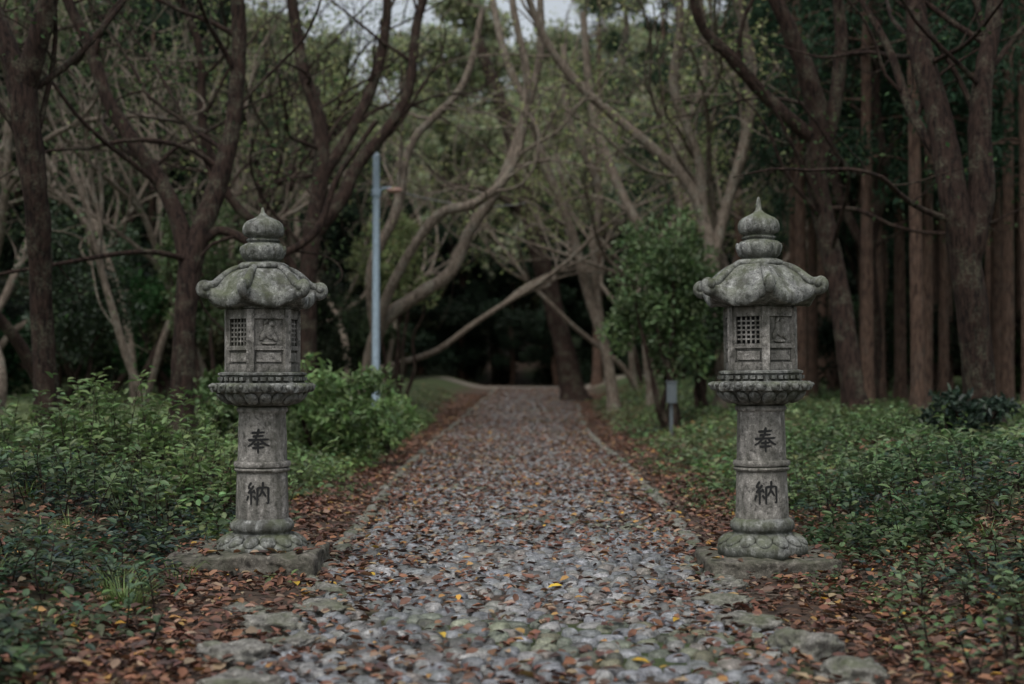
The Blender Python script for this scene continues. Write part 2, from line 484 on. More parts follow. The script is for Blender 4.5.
def lantern(loc, off, dz=0.0, kz=(0.845, 0.505), tall=1.0, seed=0, tip=0.38, pl=(.445, .43, .10, 0, .04), Rv=.37):
    root = bpy.data.objects.new('stone_lantern', None); COL.objects.link(root)
    root.location = loc
    def part(geo, name, mat, sm=True):
        o = geo.build(name, [mat], sm); o.parent = root
        return o
    def sharp(o, ang=40):
        o.data.set_sharp_from_angle(angle=radians(ang))
    # plinth : rough slab
    g = Geo()
    bm = bmesh.new(); bmesh.ops.create_cube(bm, size=2)
    bmesh.ops.subdivide_edges(bm, edges=bm.edges[:], cuts=22, use_grid_fill=True)
    V = np.array([v.co[:] for v in bm.verts]); F = np.array([[v.index for v in f.verts] for f in bm.faces]); bm.free()
    V = V/np.maximum(1, (np.abs(V)**16).sum(1, keepdims=True)**(1/16))
    V = V*np.array(pl[:3])+np.array([pl[3], 0, pl[4]])
    V = wear(V, .022, seed)
    g.add(V, F); part(g, 'plinth', M_plinth)
    # lotus base
    g = Geo()
    Vb, Fb = lathe([(0, .06), (.275, .06), (.292, .135), (.292, .165), (.27, .185), (.235, .20), (.2, .235), (.185, .25), (.198, .26), (.21, .285), (.205, .31), (.185, .33), (.17, .34), (0, .345)])
    g.add(wear(Vb, .004, seed), Fb)
    for k in range(14):
        t = k*2*pi/14+.1
        ra = np.array([cos(t), sin(t), -.55]); ra /= np.linalg.norm(ra)
        ta = np.array([-sin(t), cos(t), 0]); na = np.cross(ra, ta)*-1
        v, f = ellipsoid((.235*cos(t), .235*sin(t), .200), np.stack([ra, ta, na], 1), (.066, .053, .028)); g.add(v, f)
    part(g, 'lotus_base', M_granite)
    # shaft with rings
    g = Geo()
    pr = [(0, .33), (.172, .335)]
    for z in np.linspace(.35, .64, 8): pr.append((shaft_r(z), z))
    rz = .655; r0 = shaft_r(rz)
    pr += [(r0+.012, .643), (r0+.018, .655), (r0+.012, .667), (r0+.004, .67), (r0+.018, .674), (r0+.024, .69), (r0+.018, .706), (r0, .71)]
    for z in np.linspace(.72, 1.02, 8): pr.append((shaft_r(z), z))
    r1 = shaft_r(1.03)
    pr += [(r1+.012, 1.03), (r1+.015, 1.045), (r1+.006, 1.06), (0, 1.07)]
    v, f = lathe(pr, 64); g.add(wear(v, .003, seed+2), f)
    o = part(g, 'shaft', M_granite_sh); sharp(o, 50)
    g = Geo()
    kanji_geo(g, 'ho', kz[0], .15, 0.0, shaft_r); kanji_geo(g, 'no', kz[1], .15, 0.0, shaft_r)
    part(g, 'inscription', M_ink, False)
    # middle platform
    g = Geo()
    v, f = hexprism([(0, 1.06), (.165, 1.062), (.20, 1.075), (.255, 1.11), (.29, 1.14), (.31, 1.155), (.335, 1.158), (.340, 1.175), (.335, 1.20), (.315, 1.215), (.29, 1.218), (.282, 1.222), (.284, 1.262), (.295, 1.268), (.295, 1.28), (.265, 1.287), (0, 1.287)], off, .25)
    g.add(wear(v, .004, seed+4), f)
    for k in range(18):   # petals underneath
        t = off+k*2*pi/18+.05; kk = hexr(t, off)*.75+.25*.95
        ra = np.array([cos(t), sin(t), .75]); ra /= np.linalg.norm(ra)
        ta = np.array([-sin(t), cos(t), 0]); na = np.cross(ra, ta)
        rr = .258*kk
        v, f = ellipsoid((rr*cos(t), rr*sin(t), 1.118), np.stack([ra, ta, na], 1), (.065, .044, .026)); g.add(v, f)
    for k in range(24):   # scroll knobs round the rim
        t = off+(k+.5)*2*pi/24; kk = hexr(t, off)*.75+.25*.95; rr = .338*kk
        ra = np.array([cos(t), sin(t), 0]); ta = np.array([-sin(t), cos(t), 0])
        v, f = ellipsoid((rr*cos(t), rr*sin(t), 1.187), np.stack([ra, ta, [0, 0, 1]], 1), (.024, .036, .03), 10, 6); g.add(v, f)
        v, f = ellipsoid(((rr+.012)*cos(t+.05), (rr+.012)*sin(t+.05), 1.195), np.stack([ra, ta, [0, 0, 1]], 1), (.02, .014, .014), 10, 6); g.add(v, f)
    for k in range(6):    # carved key blocks on upper band
        tm = off+pi/6+k*pi/3; n_ = np.array([cos(tm), sin(tm), 0]); ta = np.array([-sin(tm), cos(tm), 0])
        rb = .284*(cos(pi/6)*.75+.25*.95)
        for q in range(-2, 3):
            v, f = boxg(n_*(rb+.001)+ta*q*.05+np.array([0, 0, 1.243]), np.stack([n_, ta, [0, 0, 1]], 1), (.012, .017, .011)); g.add(v, f)
    o = part(g, 'middle_platform', M_granite); sharp(o, 45)
    # fire box
    g = Geo(); gd = Geo()
    z0, z1 = 1.287, 1.69; Rb = .245
    ap = Rb*cos(pi/6)
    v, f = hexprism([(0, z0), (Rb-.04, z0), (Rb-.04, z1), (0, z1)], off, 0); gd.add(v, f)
    for k in range(6):
        tv = off+k*pi/3
        v, f = boxg((cos(tv)*(Rb-.022), sin(tv)*(Rb-.022), (z0+z1)/2), np.stack([[cos(tv), sin(tv), 0], [-sin(tv), cos(tv), 0], [0, 0, 1]], 1), (.022, .024, (z1-z0)/2)); g.add(v, f)
        tm = tv+pi/6; n_ = np.array([cos(tm), sin(tm), 0]); ta = np.array([-sin(tm), cos(tm), 0]); A = np.stack([n_, ta, [0, 0, 1]], 1)
        hw = Rb/2-.012
        def bx(rn, u, z, sn, su, sz):
            v, f = boxg(n_*rn+ta*u+np.array([0, 0, z]), A, (sn, su, sz)); g.add(v, f)
        bx(ap-.014, 0, z0+.025, .014, hw, .025); bx(ap-.014, 0, z1-.03, .014, hw, .03)
        bx(ap-.014, 0, z0+.155, .013, hw, .014)
        if k % 2 == 1:
            bx(ap-.025, 0, z0+.095, .008, hw, .047)
            bx(ap-.016, 0, z0+.095, .008, hw-.035, .028)
            zl0, zl1 = z0+.169, z1-.06
            bx(ap-.014, -hw+.018, (zl0+zl1)/2, .0125, .014, (zl1-zl0)/2); bx(ap-.014, hw-.018, (zl0+zl1)/2, .0125, .014, (zl1-zl0)/2)
            for q in range(1, 5):
                bx(ap-.018, -hw+.03+(2*hw-.06)*q/5, (zl0+zl1)/2, .006, .0055, (zl1-zl0)/2)
            for q in range(1, 6):
                bx(ap-.0185, 0, zl0+(zl1-zl0)*q/6, .0055, hw-.03, .0055)
        else:
            bx(ap-.025, 0, (z0+z1)/2, .009, hw, (z1-z0)/2-.05)
            bx(ap-.017, 0, z0+.095, .008, hw-.03, .03)
            zc = z0+.26
            for (u, w, su, sw, a) in [(0, 0, .035, .055, .4), (.02, .05, .022, .02, 0), (-.035, -.02, .02, .045, -.5), (.035, -.035, .018, .035, .6), (-.02, .06, .012, .025, -.6), (.0, -.075, .05, .012, 0)]:
                t2 = ta*cos(a)+np.array([0, 0, 1])*sin(a); u2 = -ta*sin(a)+np.array([0, 0, 1])*cos(a)
                v, f = ellipsoid(n_*(ap-.014)+ta*u+np.array([0, 0, zc+w]), np.stack([n_, t2, u2], 1), (.014, su, sw), 12, 8); g.add(v, f)
    o = part(g, 'fire_box', M_granite_sh, False)
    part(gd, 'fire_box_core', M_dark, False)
    # roof
    g = Geo(); nr = 18; seg = 144; V = []; F = []
    zt, ze = 1.972, 1.785
    def roofpt(t, s):
        k = hexr(t, off); u = abs(((t-off+pi/6) % (pi/3))-pi/6)/(pi/6)
        corner = max(0, 1-u)**2.0
        kk = k*(s)+(1-s)*.95
        kk *= 1-0.05*(1-corner)*s
        r = (.12+(Rv-.12)*s)*kk
        zz = zt-(zt-ze)*(1-(1-s)**1.1)*(1.0) + .04*sin(pi*min(1, s*1.25)) + .042*corner*s**4+.018*corner*s-.012*(1-corner)*s**3
        return r*cos(t), r*sin(t), zz
    prof_top = [k/nr for k in range(nr+1)]
    for s in prof_top:
        for a in range(seg): V.append(roofpt(a*2*pi/seg+off, s))
    for (dr, dzz) in [(1.005, -.03), (.995, -.062), (.95, -.078), (.80, -.08), (.65, -.09), (.0, -.09)]:
        for a in range(seg):
            t = a*2*pi/seg+off; x, y, z = roofpt(t, 1.0)
            flat = .6 if dr < .9 else 0
            zz = z+dzz
            if dr < .9: zz = zz*(1-flat)+(ze-.078)*flat
            if dr < .7: zz = ze-.086
            V.append((x*dr, y*dr, zz))
    nrow = len(prof_top)+6
    for i in range(nrow-1):
        for a in range(seg):
            b = (a+1) % seg; F.append((i*seg+b, i*seg+a, (i+1)*seg+a, (i+1)*seg+b))
    g.add(wear(V, .008, seed+6), F)
    for k in range(6):
        t = off+k*pi/3; rd = np.array([cos(t), sin(t), 0])
        pts = []; rr = []
        for s in np.linspace(.05, .97, 14):
            x, y, z = roofpt(t, s); pts.append((x, y, z+.000)); rr.append(.018+.016*s)
        v, f = tube(pts, rr, 10); g.add(wear(v, .003, seed+k), f)
        x, y, z = roofpt(t, 1.0); c = np.array([x, y, z])+rd*.002+np.array([0, 0, .004])
        pts = []; rr = []
        for q in np.linspace(0, 1, 26):
            a = -2.3+q*5.4; rad = .046*(1-q*.72)
            pts.append(c+rd*(rad*cos(a))+np.array([0, 0, rad*sin(a)-.014])); rr.append(.035*(1-.45*q))
        v, f = tube(pts, rr, 12); g.add(wear(v, .003, seed+k*3), f)
        ta = np.array([-sin(t), cos(t), 0])
        v, f = ellipsoid(c+np.array([0, 0, -.014]), np.stack([rd, ta, [0, 0, 1]], 1), (.037, .044, .037)); g.add(v, f)
    v, f = hexprism([(0, 1.68), (.225, 1.682), (.25, 1.70), (.25, 1.712), (0, 1.712)], off, 0); g.add(v, f)
    o = part(g, 'roof', M_granite)
    # finial
    g = Geo(); h = tip
    zz = 1.955
    pr = [(0, zz), (.165, zz), (.168, zz+.028), (.14, zz+.045), (.108, zz+.05), (.112, zz+.058), (.136, zz+.078), (.144, zz+.11), (.138, zz+.145), (.12, zz+.168), (.098, zz+.175),
          (.104, zz+.182), (.112, zz+.19), (.108, zz+.198), (.096, zz+.203), (.100, zz+.21), (.126, zz+.222), (.136, zz+.245), (.136, zz+.272), (.126, zz+.298), (.105, zz+.318), (.07, zz+.335), (.035, zz+.352), (.02, zz+.37), (.014, zz+h), (.008, zz+h+.03), (0, zz+h+.035)]
    v, f = lathe(pr, 40); g.add(wear(v, .005, seed+8), f)
    for k in range(10):
        t = k*2*pi/10
        ra = np.array([cos(t)*.4, sin(t)*.4, 1]); ra /= np.linalg.norm(ra)
        ta = np.array([-sin(t), cos(t), 0]); na = np.cross(ra, ta)
        v, f = ellipsoid((.126*cos(t), .126*sin(t), zz+.11), np.stack([ra, ta, na], 1), (.05, .038, .022)); g.add(v, f)
    part(g, 'finial', M_granite)
    root.scale = (1, 1, tall)
    return root

lantern((-1.63, 9.3, 0.0), radians(-90-9), seed=1, tip=.375, pl=(.47, .42, .095, -.07, .045), Rv=.372)
l2 = lantern((1.635, 9.3, 0.0), radians(-90-1), seed=20, tall=1.01, tip=.42, pl=(.42, .39, .09, 0.02, .015), Rv=.405)
l2.rotation_euler = (0, radians(-.5), 0)

# ------------------------------------------------------------------ trees
def catmull(P, m=5):
    P = np.asarray(P, float); n = len(P)
    Q = np.concatenate([[2*P[0]-P[1]], P, [2*P[-1]-P[-2]]])
    out = []
    for i in range(n-1):
        p0, p1, p2, p3 = Q[i], Q[i+1], Q[i+2], Q[i+3]
        for t in np.arange(m)/m:
            out.append(.5*((2*p1)+(-p0+p2)*t+(2*p0-5*p1+4*p2-p3)*t*t+(-p0+3*p1-3*p2+p3)*t**3))
    out.append(P[-1]); return np.array(out)

def addtube(geo, P, seg, rough=0.0):
    v, f = tube(P[:, :3], P[:, 3], seg)
    if rough > 0:
        idx = np.repeat(np.arange(len(P)), seg)
        c = P[idx, :3]; d = v-c
        k = 1+rough*wob(v[:, 0]*9+v[:, 2]*1.5, v[:, 1]*9-v[:, 2]*2, 1.2, 1.0)+rough*.6*wob(v[:, 0]*22, v[:, 2]*6+v[:, 1]*22, 1, 2)
        v = c+d*k[:, None]
    geo.add(v, f, (1, 1, 1), 0)

def walk(p, d, r, length, n, curl, upb):
    pts = [np.array([*p, r])]
    d = d/np.linalg.norm(d); ph = R.normal(size=3)
    for i in range(n):
        ph = ph*0.6+R.normal(size=3)*.8
        d = d+ph*curl+np.array([0, 0, upb]); d /= np.linalg.norm(d)
        p = p+d*length/n
        pts.append(np.array([*p, r*(1-.8*(i+1)/n)]))
    return np.array(pts)

def twigs(geo, P, level, tips, zmin=2.5, dens=1.0, rmin=0.006):
    seglen = np.linalg.norm(np.diff(P[:, :3], axis=0), axis=1).sum()
    cnt = int(dens*seglen*(1.2 if level == 0 else 1.7))
    for _ in range(cnt):
        i = R.integers(int(len(P)*.25), len(P)-1)
        if P[i, 2] < zmin: continue
        r = P[i, 3]*R.uniform(.25, .5)
        r = min(max(r, rmin), .045)
        T = P[min(i+1, len(P)-1), :3]-P[i, :3]; T = T/np.linalg.norm(T)
        d = T*.6+R.normal(size=3)*.75+np.array([0, 0, .35])
        L = min(4.0, r*R.uniform(60, 110)) if level == 0 else min(1.8, r*R.uniform(60, 110))
        Q = catmull(walk(P[i, :3], d, r, L, 7, .26, .08), 2)
        addtube(geo, Q, 5 if level == 0 else 3)
        tips.append(Q[-1, :3]); tips.append(Q[len(Q)//2, :3])
        if level < 1: twigs(geo, Q, level+1, tips, zmin, dens*.9, rmin)

def tree(name, X, Y, s, limbs, mat, leafcol=None, nleaf=0, leafL=.09, dens=1.0, zmin=2.6, seg=14, depth=.4, leafr=.5, rs=.8):
    z0 = float(hgt(X, Y))-.08
    geo = Geo(); tips = []; ph = R.uniform(0, 6)
    for k, lb in enumerate(limbs):
        P = []
        def main(v): return depth*(.9*sin(v*s*.55+ph)-.9*sin(ph)+.05*v*s)*min(1, v*s/3)
        v0 = lb[0][1]
        for (u, v, r) in lb:
            dy = main(v)+(depth*.45*(v-v0)*s*sin(ph*3+k*2.1) if k else 0)
            P.append((X+u*s, Y+dy, z0+v*s, r*s*rs))
        P = catmull(P, 7)
        if k == 0:
            h = np.clip((P[:, 2]-z0)/.7, 0, 1); P[:, 3] *= 1+.55*(1-h)**2
        addtube(geo, P, seg, .13)
        twigs(geo, P, 0, tips, zmin, dens)
    if nleaf and tips:
        cloud(geo, np.array(tips), np.array([leafr]*3), nleaf, leafL, leafcol, mi=1, shell=.2)
    return geo.build(name, [mat, M_leaf_far])

YG = (.34, .39, .17); DG = (.06, .10, .04); MG = (.11, .155, .07)
A = M_barkA; B = M_barkB
tree('broadleaf_tree', -5.23, 16.1, .0113, [
    [(0,0,17),(-3,80,15),(-5,150,14),(-2,245,15),(-10,320,17),(-14,365,17)],
    [(-12,355,13),(-35,410,11),(-60,470,9),(-80,540,7),(-110,640,4)],
    [(-12,352,14),(5,400,13),(18,450,12),(25,520,10),(32,620,7),(60,740,4)]], A, DG, 500)
tree('broadleaf_tree', -4.4, 19.0, .01336, [
    [(0,0,17),(0,80,14),(2,150,14),(5,190,14),(22,250,13),(38,320,11),(43,400,10),(40,470,9),(25,560,7),(40,660,4)],
    [(3,170,12),(-15,235,11),(-45,285,10),(-85,345,9),(-110,410,8),(-135,470,6),(-150,560,4)],
    [(6,195,7),(30,215,6),(58,205,6),(90,190,5),(130,215,5),(150,270,4),(190,330,3)]], A, DG, 600)
tree('broadleaf_tree', -3.85, 27.0, .019, [
    [(0,0,14),(-2,60,12),(0,150,11),(3,200,11),(10,250,10),(5,310,9),(-12,360,8),(-22,420,7),(-30,500,5),(-20,580,3)],
    [(2,185,9),(30,225,9),(45,260,8),(75,300,8),(95,340,7),(105,420,6),(130,500,4)],
    [(9,245,8),(35,290,7),(60,350,7),(72,420,6),(70,500,4)],
    [(-1,120,6),(-30,180,6),(-75,220,6),(-105,290,6),(-110,380,5),(-150,460,3)]], A, YG, 500, dens=.8)
tree('broadleaf_tree', -3.16, 30.0, .0211, [
    [(0,0,10),(8,60,9),(22,100,9),(55,125,8),(90,150,8),(108,190,7),(140,240,7),(160,300,6),(178,370,5),(180,450,4),(200,520,3)],
    [(6,50,7),(30,130,6),(75,200,6),(115,215,6),(150,250,5),(165,330,5),(150,420,4),(160,500,3)],
    [(14,85,6),(10,150,6),(35,210,6),(50,280,5),(100,340,5),(120,420,4)]], B, YG, 700, zmin=4.5, dens=.9)
tree('broadleaf_tree', 5.82, 17.5, .0123, [
    [(0,0,23),(-8,60,20),(-15,130,19),(-25,190,19),(-35,240,17),(-45,320,16),(-60,400,14),(-62,470,12),(-70,560,9),(-60,680,5)],
    [(-21,175,16),(-8,240,15),(-8,310,14),(2,380,12),(15,440,10),(30,540,8),(60,660,4)],
    [(-40,270,7),(-70,330,6),(-85,400,5),(-110,460,3)]], A, DG, 500)
tree('broadleaf_tree', 5.52, 22.7, .016, [
    [(0,0,17),(-8,60,14),(-15,130,13),(-28,200,13),(-38,260,13),(-38,310,13),(-50,350,12),(-70,395,10),(-90,440,8),(-110,520,6),(-120,600,3)],
    [(-37,255,10),(-22,310,9),(-15,380,8),(-20,450,6),(-5,520,5),(20,600,3)],
    [(-38,285,9),(-62,302,9),(-95,330,8),(-130,365,8),(-160,395,6),(-175,450,5),(-200,520,4)]], A, DG, 600, dens=.8)
tree('broadleaf_tree', 4.28, 29.0, .0204, [
    [(0,0,9),(0,60,8),(-4,130,8),(-12,190,8),(-30,235,8),(-65,270,7),(-100,300,6),(-140,335,6),(-175,380,5),(-200,440,4)],
    [(-6,150,7),(10,210,7),(28,270,7),(35,320,7),(30,380,6),(15,440,6),(20,520,4)],
    [(-13,190,6),(-20,260,6),(-45,330,6),(-40,400,5),(-60,480,3)]], B, MG, 500, dens=.9, zmin=4)
tree('broadleaf_tree', 2.75, 38.0, .0267, [
    [(0,0,8),(-8,60,7),(-25,120,7),(-45,190,6),(-70,250,6),(-85,300,5),(-110,360,5),(-125,430,4)],
    [(-12,80,5),(-20,160,5),(-15,230,5),(-45,300,5),(-50,380,4)]], B, YG, 1300, zmin=5, dens=1)
tree('broadleaf_tree', 3.6, 36.0, .0253, [
    [(0,0,7),(-10,80,6),(-5,150,6),(-35,220,6),(-60,300,6),(-70,400,4)],
    [(-9,110,5),(25,180,5),(20,250,5),(50,330,5),(40,420,4)]], B, YG, 1300, zmin=5, dens=1)
tree('broadleaf_tree', 7.3, 29.0, .0204, [
    [(0,0,8),(5,80,7),(-5,160,7),(8,230,6),(0,310,6),(10,400,5),(0,480,4)],
    [(-4,150,6),(-35,220,6),(-40,290,5),(-70,360,4)]], A, DG, 600)

def wildtree(X, Y, h, lean, mat, col, nleaf, r=.13, dens=1.0, stems=1, zlo=2.8):
    z0 = float(hgt(X, Y))-.1
    geo = Geo(); tips = []
    def limb(p, d, r, L, lvl):
        W = walk(p, d, r, L, 10, .19, .06)
        W[:, 3] = r*(1-.72*np.linspace(0, 1, len(W)))
        P = catmull(W, 3); addtube(geo, P, 9 if lvl == 0 else 6, .08)
        twigs(geo, P, 0, tips, zlo, dens*.65, .012)
        if lvl < 2:
            for _ in range(4 if lvl == 0 else 2):
                i = R.integers(int(len(P)*.2), int(len(P)*.75))
                if P[i, 2] < zlo: i = min(int(len(P)*.5), len(P)-2)
                T = P[i+1, :3]-P[i, :3]; T /= np.linalg.norm(T)
                dd = T+np.array([R.normal()*.5+lean*.3, R.normal()*.4, .35])
                limb(P[i, :3], dd, P[i, 3]*.75, L*R.uniform(.5, .8), lvl+1)
    for s in range(stems):
        d = np.array([lean*.7+(R.normal()*.2 if stems > 1 else 0), R.uniform(-.2, .2), 1.0])
        limb(np.array([X+s*.12, Y+R.normal()*.05, z0]), d, r*(1-.12*s), h*(1-.1*s), 0)
    if nleaf: cloud(geo, np.array(tips), np.array([.5]*3), nleaf, .11, col, mi=1, shell=.2)
    return geo.build('broadleaf_tree', [mat, M_leaf_far])

spots = [(-7.5, 23, .15), (-9.5, 26, .1), (-6.3, 25, -.2), (-8.2, 31, .2), (-5.6, 33, .35), (-11.5, 30, 0), (-4.8, 37, .35), (-7.4, 38, .2), (-10.5, 37, .1), (-13.5, 36, .1),
         (-5.2, 44, .4), (-8.5, 46, .3), (-12, 45, .1), (-15.5, 42, 0), (-4.5, 50, .35), (-6.2, 29, .3), (-9.2, 34, .2),
         (4.6, 42, -.35), (5.6, 35, -.3), (6.4, 40, -.25), (4.4, 48, -.4), (6.5, 49, -.3), (5.2, 31.5, -.25), (8.0, 44, -.2), (9.0, 36, -.1), (3.9, 45, -.3)]
for k, (x, y, ln) in enumerate(spots):
    inner = abs(x) < 8 and y > 30
    wildtree(x, y, R.uniform(8.5, 11.5), ln, A if (k % 4 == 0) else B, YG if inner else MG, 1400 if inner else 900, R.uniform(.075, .12), 1.0, 2 if k % 2 else 1, 5.0 if inner else 3.0)

# leaning old trunk over the end of the path
tree('leaning_tree', 2.0, 45.0, .0316, [[(0,0,14),(-10,50,12),(-22,100,11),(-38,160,10.5),(-52,220,10),(-70,290,8),(-100,370,6)],
     [(-45,190,5),(-90,215,4),(-140,220,3)]], M_barkA, MG, 300, dens=.4, depth=.2, rs=.9, zmin=6)

# cedars
def cedar(X, Y, r, h=17, f0=5.5, dens=1.0, col=(.034, .068, .038)):
    z0 = float(hgt(X, Y))-.1
    geo = Geo()
    lx, ly = R.uniform(-.015, .015, 2)
    P = np.array([(X+lx*z, Y+ly*z, z0+z, r*(1-.75*z/h)*(1+.4*max(0, 1-z/.6)**2)) for z in np.linspace(0, h, 26)])
    addtube(geo, P, 12, .05)
    nb = int(34*dens)
    cs = []; rs = []
    for _ in range(nb):
        z = R.uniform(f0, h); L = (1-((z-f0)/(h-f0))**1.3)*2.3*R.uniform(.6, 1)+.4
        if z < f0+1.0: L *= .6
        a = R.uniform(0, 2*pi); p0 = np.array([X+lx*z, Y+ly*z, z0+z])
        pts = [np.array([*(p0+np.array([cos(a), sin(a), 0])*L*t+np.array([0, 0, .25*L*t-.55*L*t*t])), .03*(1-t*.8)]) for t in np.linspace(0, 1, 6)]
        addtube(geo, np.array(pts), 4)
        for t in (.45, .7, .95):
            q = p0+np.array([cos(a), sin(a), 0])*L*t+np.array([0, 0, .25*L*t-.55*L*t*t-.12])
            cs.append(q); rs.append((.33+.12*L, .33+.12*L, .22+.12*L))
    cloud(geo, np.array(cs), np.array(rs), int(5600*dens), .19, col, mi=1, asp=.28, shell=.1, droop=.9)
    return geo.build('cedar_tree', [M_barkC, M_leaf_far])
ced = [(6.3, 31, .15), (8.2, 33, .14), (9.3, 36, .17), (9.9, 34, .13), (11.2, 38, .17), (10.6, 31, .14), (12.6, 35, .16), (11.9, 42, .18), (13.8, 40, .18), (9.2, 42, .15), (14.9, 36, .17),
       (7.4, 46, .18), (12.5, 48, .2), (10, 52, .18), (15.5, 46, .18), (17, 41, .18), (9.4, 27, .13), (8.9, 24.5, .12), (13.2, 29.5, .14), (6.2, 54, .2), (18.5, 50, .2), (3.6, 60, .22), (6.5, 62, .22), (-10.5, 60, .22), (-14, 55, .2), (-18, 52, .2), (11.6, 27.5, .12), (10.8, 35.5, .14), (7.3, 34.5, .13), (8.7, 38.5, .15), (8.3, 28.5, .12),
       (7.0, 28.0, .14), (7.9, 30.5, .13), (8.6, 31.5, .14), (9.1, 30, .12), (9.0, 34.5, .14), (10.1, 33, .14), (6.6, 33.5, .13), (11.4, 33.5, .14), (7.0, 24.5, .13)]
for (x, y, r) in ced: cedar(x, y, r, h=R.uniform(14, 18), f0=R.uniform(4.4, 6.2))

# shrubs / small evergreen trees
def leafy(name, X, Y, rx, ry, z0, z1, n, L, col, K=14, templ='diamond', stems=5, mat=M_leaf, asp=.5):
    geo = Geo(); g0 = float(hgt(X, Y)); cs = []; rs = []
    zc = (z0+z1)/2; rz = (z1-z0)/2
    for _ in range(K):
        u = norm(R.normal(size=(1, 3)))[0]*R.uniform(.3, .85)
        s = R.uniform(.24, .44)
        cs.append((X+u[0]*rx, Y+u[1]*ry, g0+zc+u[2]*rz)); rs.append((rx*s, ry*s, rz*s*.9))
    for _ in range(stems):
        e = cs[R.integers(0, K)]
        b = np.array([X+R.normal()*rx*.12, Y+R.normal()*ry*.12, g0-.05])
        W = np.array([[*(b*(1-t)+np.array(e)*t+R.normal(size=3)*.04*rx), (.028+.02*rz)*(1-.7*t)] for t in np.linspace(0, 1, 6)])
        addtube(geo, catmull(W, 3), 6, .05)
    cloud(geo, np.array(cs), np.array(rs), n, L, col, templ, 1, asp, .4, .5, .4)
    return geo.build(name, [M_barkA, mat])
leafy('evergreen_tree', 2.9, 26.5, 1.3, 1.0, .7, 4.1, 9500, .12, (.125, .19, .08), 34, stems=6)
leafy('evergreen_tree', 3.75, 28.5, .9, .8, .5, 3.2, 5000, .11, (.065, .11, .05), 16, stems=5)
leafy('leafy_shrub', -2.3, 18.8, .95, .8, -.1, 1.5, 3400, .11, (.15, .235, .085), 26, 'leaf')
leafy('leafy_shrub', -3.3, 17.8, .8, .7, -.1, 1.1, 2400, .11, (.12, .19, .07), 18, 'leaf')
leafy('leafy_shrub', -1.95, 21.5, .55, .6, .0, 1.05, 2000, .09, (.15, .235, .085), 14, 'leaf')
leafy('evergreen_tree', -5.9, 27.5, 1.3, 1.0, 1.2, 4.6, 4000, .12, (.12, .17, .075), 22, stems=5)
leafy('evergreen_tree', -2.9, 35.5, 1.2, 1.2, 1.8, 5.0, 3000, .12, (.26, .31, .14), 20, stems=5, mat=M_leaf_far)
leafy('evergreen_tree', -8.8, 29, 1.5, 1.2, .5, 4.6, 5000, .13, (.05, .08, .042), 20, stems=5)
leafy('leafy_shrub', 5.0, 15.5, .7, .5, -.1, .6, 1400, .10, (.035, .06, .04), 12, 'leaf')

def sprouts(name, X, Y, n, spread, h, col, nl=11, L=.085):
    geo = Geo()
    for _ in range(n):
        x = X+R.normal()*spread[0]; y = Y+R.normal()*spread[1]
        if abs(x-.06) < 1.55: continue
        z = float(hgt(x, y)); hh = h*R.uniform(.5, 1.1)
        W = walk(np.array([x, y, z]), np.array([R.normal()*.25, R.normal()*.25, 1]), .006, hh, 5, .12, .05)
        addtube(geo, W, 4)
        m = nl; t = R.uniform(.3, 1, m)*(len(W)-1); i0 = np.minimum(t.astype(int), len(W)-2); fr = (t-i0)[:, None]
        pos = W[i0, :3]*(1-fr)+W[i0+1, :3]*fr
        a = R.uniform(0, 2*pi, m)
        d = np.stack([np.cos(a), np.sin(a), R.normal(.25, .3, m)], 1); nn = np.stack([R.normal(0, .3, m), R.normal(0, .3, m), np.ones(m)], 1)
        c = rcol(np.array(col)*R.uniform(.7, 1.25), m)
        V, F, C = leaf_geo(pos, d, nn, L*R.uniform(.6, 1.25, m), L*.48*R.uniform(.8, 1.2, m), c, 'leaf'); geo.add(V, F, C, 1)
    return geo.build(name, [M_barkA, M_leaf])
sprouts('leafy_shrub', -3.35, 13.4, 110, (.45, .5), .9, (.16, .24, .09), 11, .11)
sprouts('leafy_shrub', -2.6, 12.0, 60, (.25, .4), .65, (.17, .25, .095), 11, .10)
sprouts('leafy_shrub', -4.5, 13.5, 90, (.6, .6), .75, (.13, .20, .08), 11, .10)
sprouts('leafy_shrub', -3.1, 10.3, 60, (.4, .5), .5, (.12, .18, .08), 11, .09)
sprouts('leafy_shrub', -2.7, 7.2, 60, (.4, .6), .38, (.09, .145, .075), 10, .075)
sprouts('leafy_shrub', 2.9, 11.5, 60, (.35, .8), .45, (.12, .18, .08), 10, .085)
sprouts('leafy_shrub', 3.6, 9.0, 90, (.6, .8), .42, (.11, .165, .075), 10, .08)
sprouts('leafy_shrub', 2.75, 7.0, 70, (.35, .6), .34, (.14, .19, .10), 9, .065)
sprouts('leafy_shrub', 2.35, 5.9, 45, (.25, .4), .30, (.14, .19, .10), 9, .065)
sprouts('leafy_shrub', 3.6, 15.5, 70, (.7, 1.2), .45, (.13, .20, .08), 10, .09)
for k in range(46):
    side = -1 if k % 5 < 3 else 1
    x = side*R.uniform(4.5, 17) if side < 0 else R.uniform(4.5, 13)
    y = R.uniform(33, 58)
    h = R.uniform(2, 5.5)
    leafy('evergreen_shrub', x, y, R.uniform(1.2, 2.2), R.uniform(1.2, 2), 0, h, 2600, .17, (.026*R.uniform(.8, 1.9), .045*R.uniform(.8, 1.8), .024), 14, stems=3, mat=M_leaf_far)

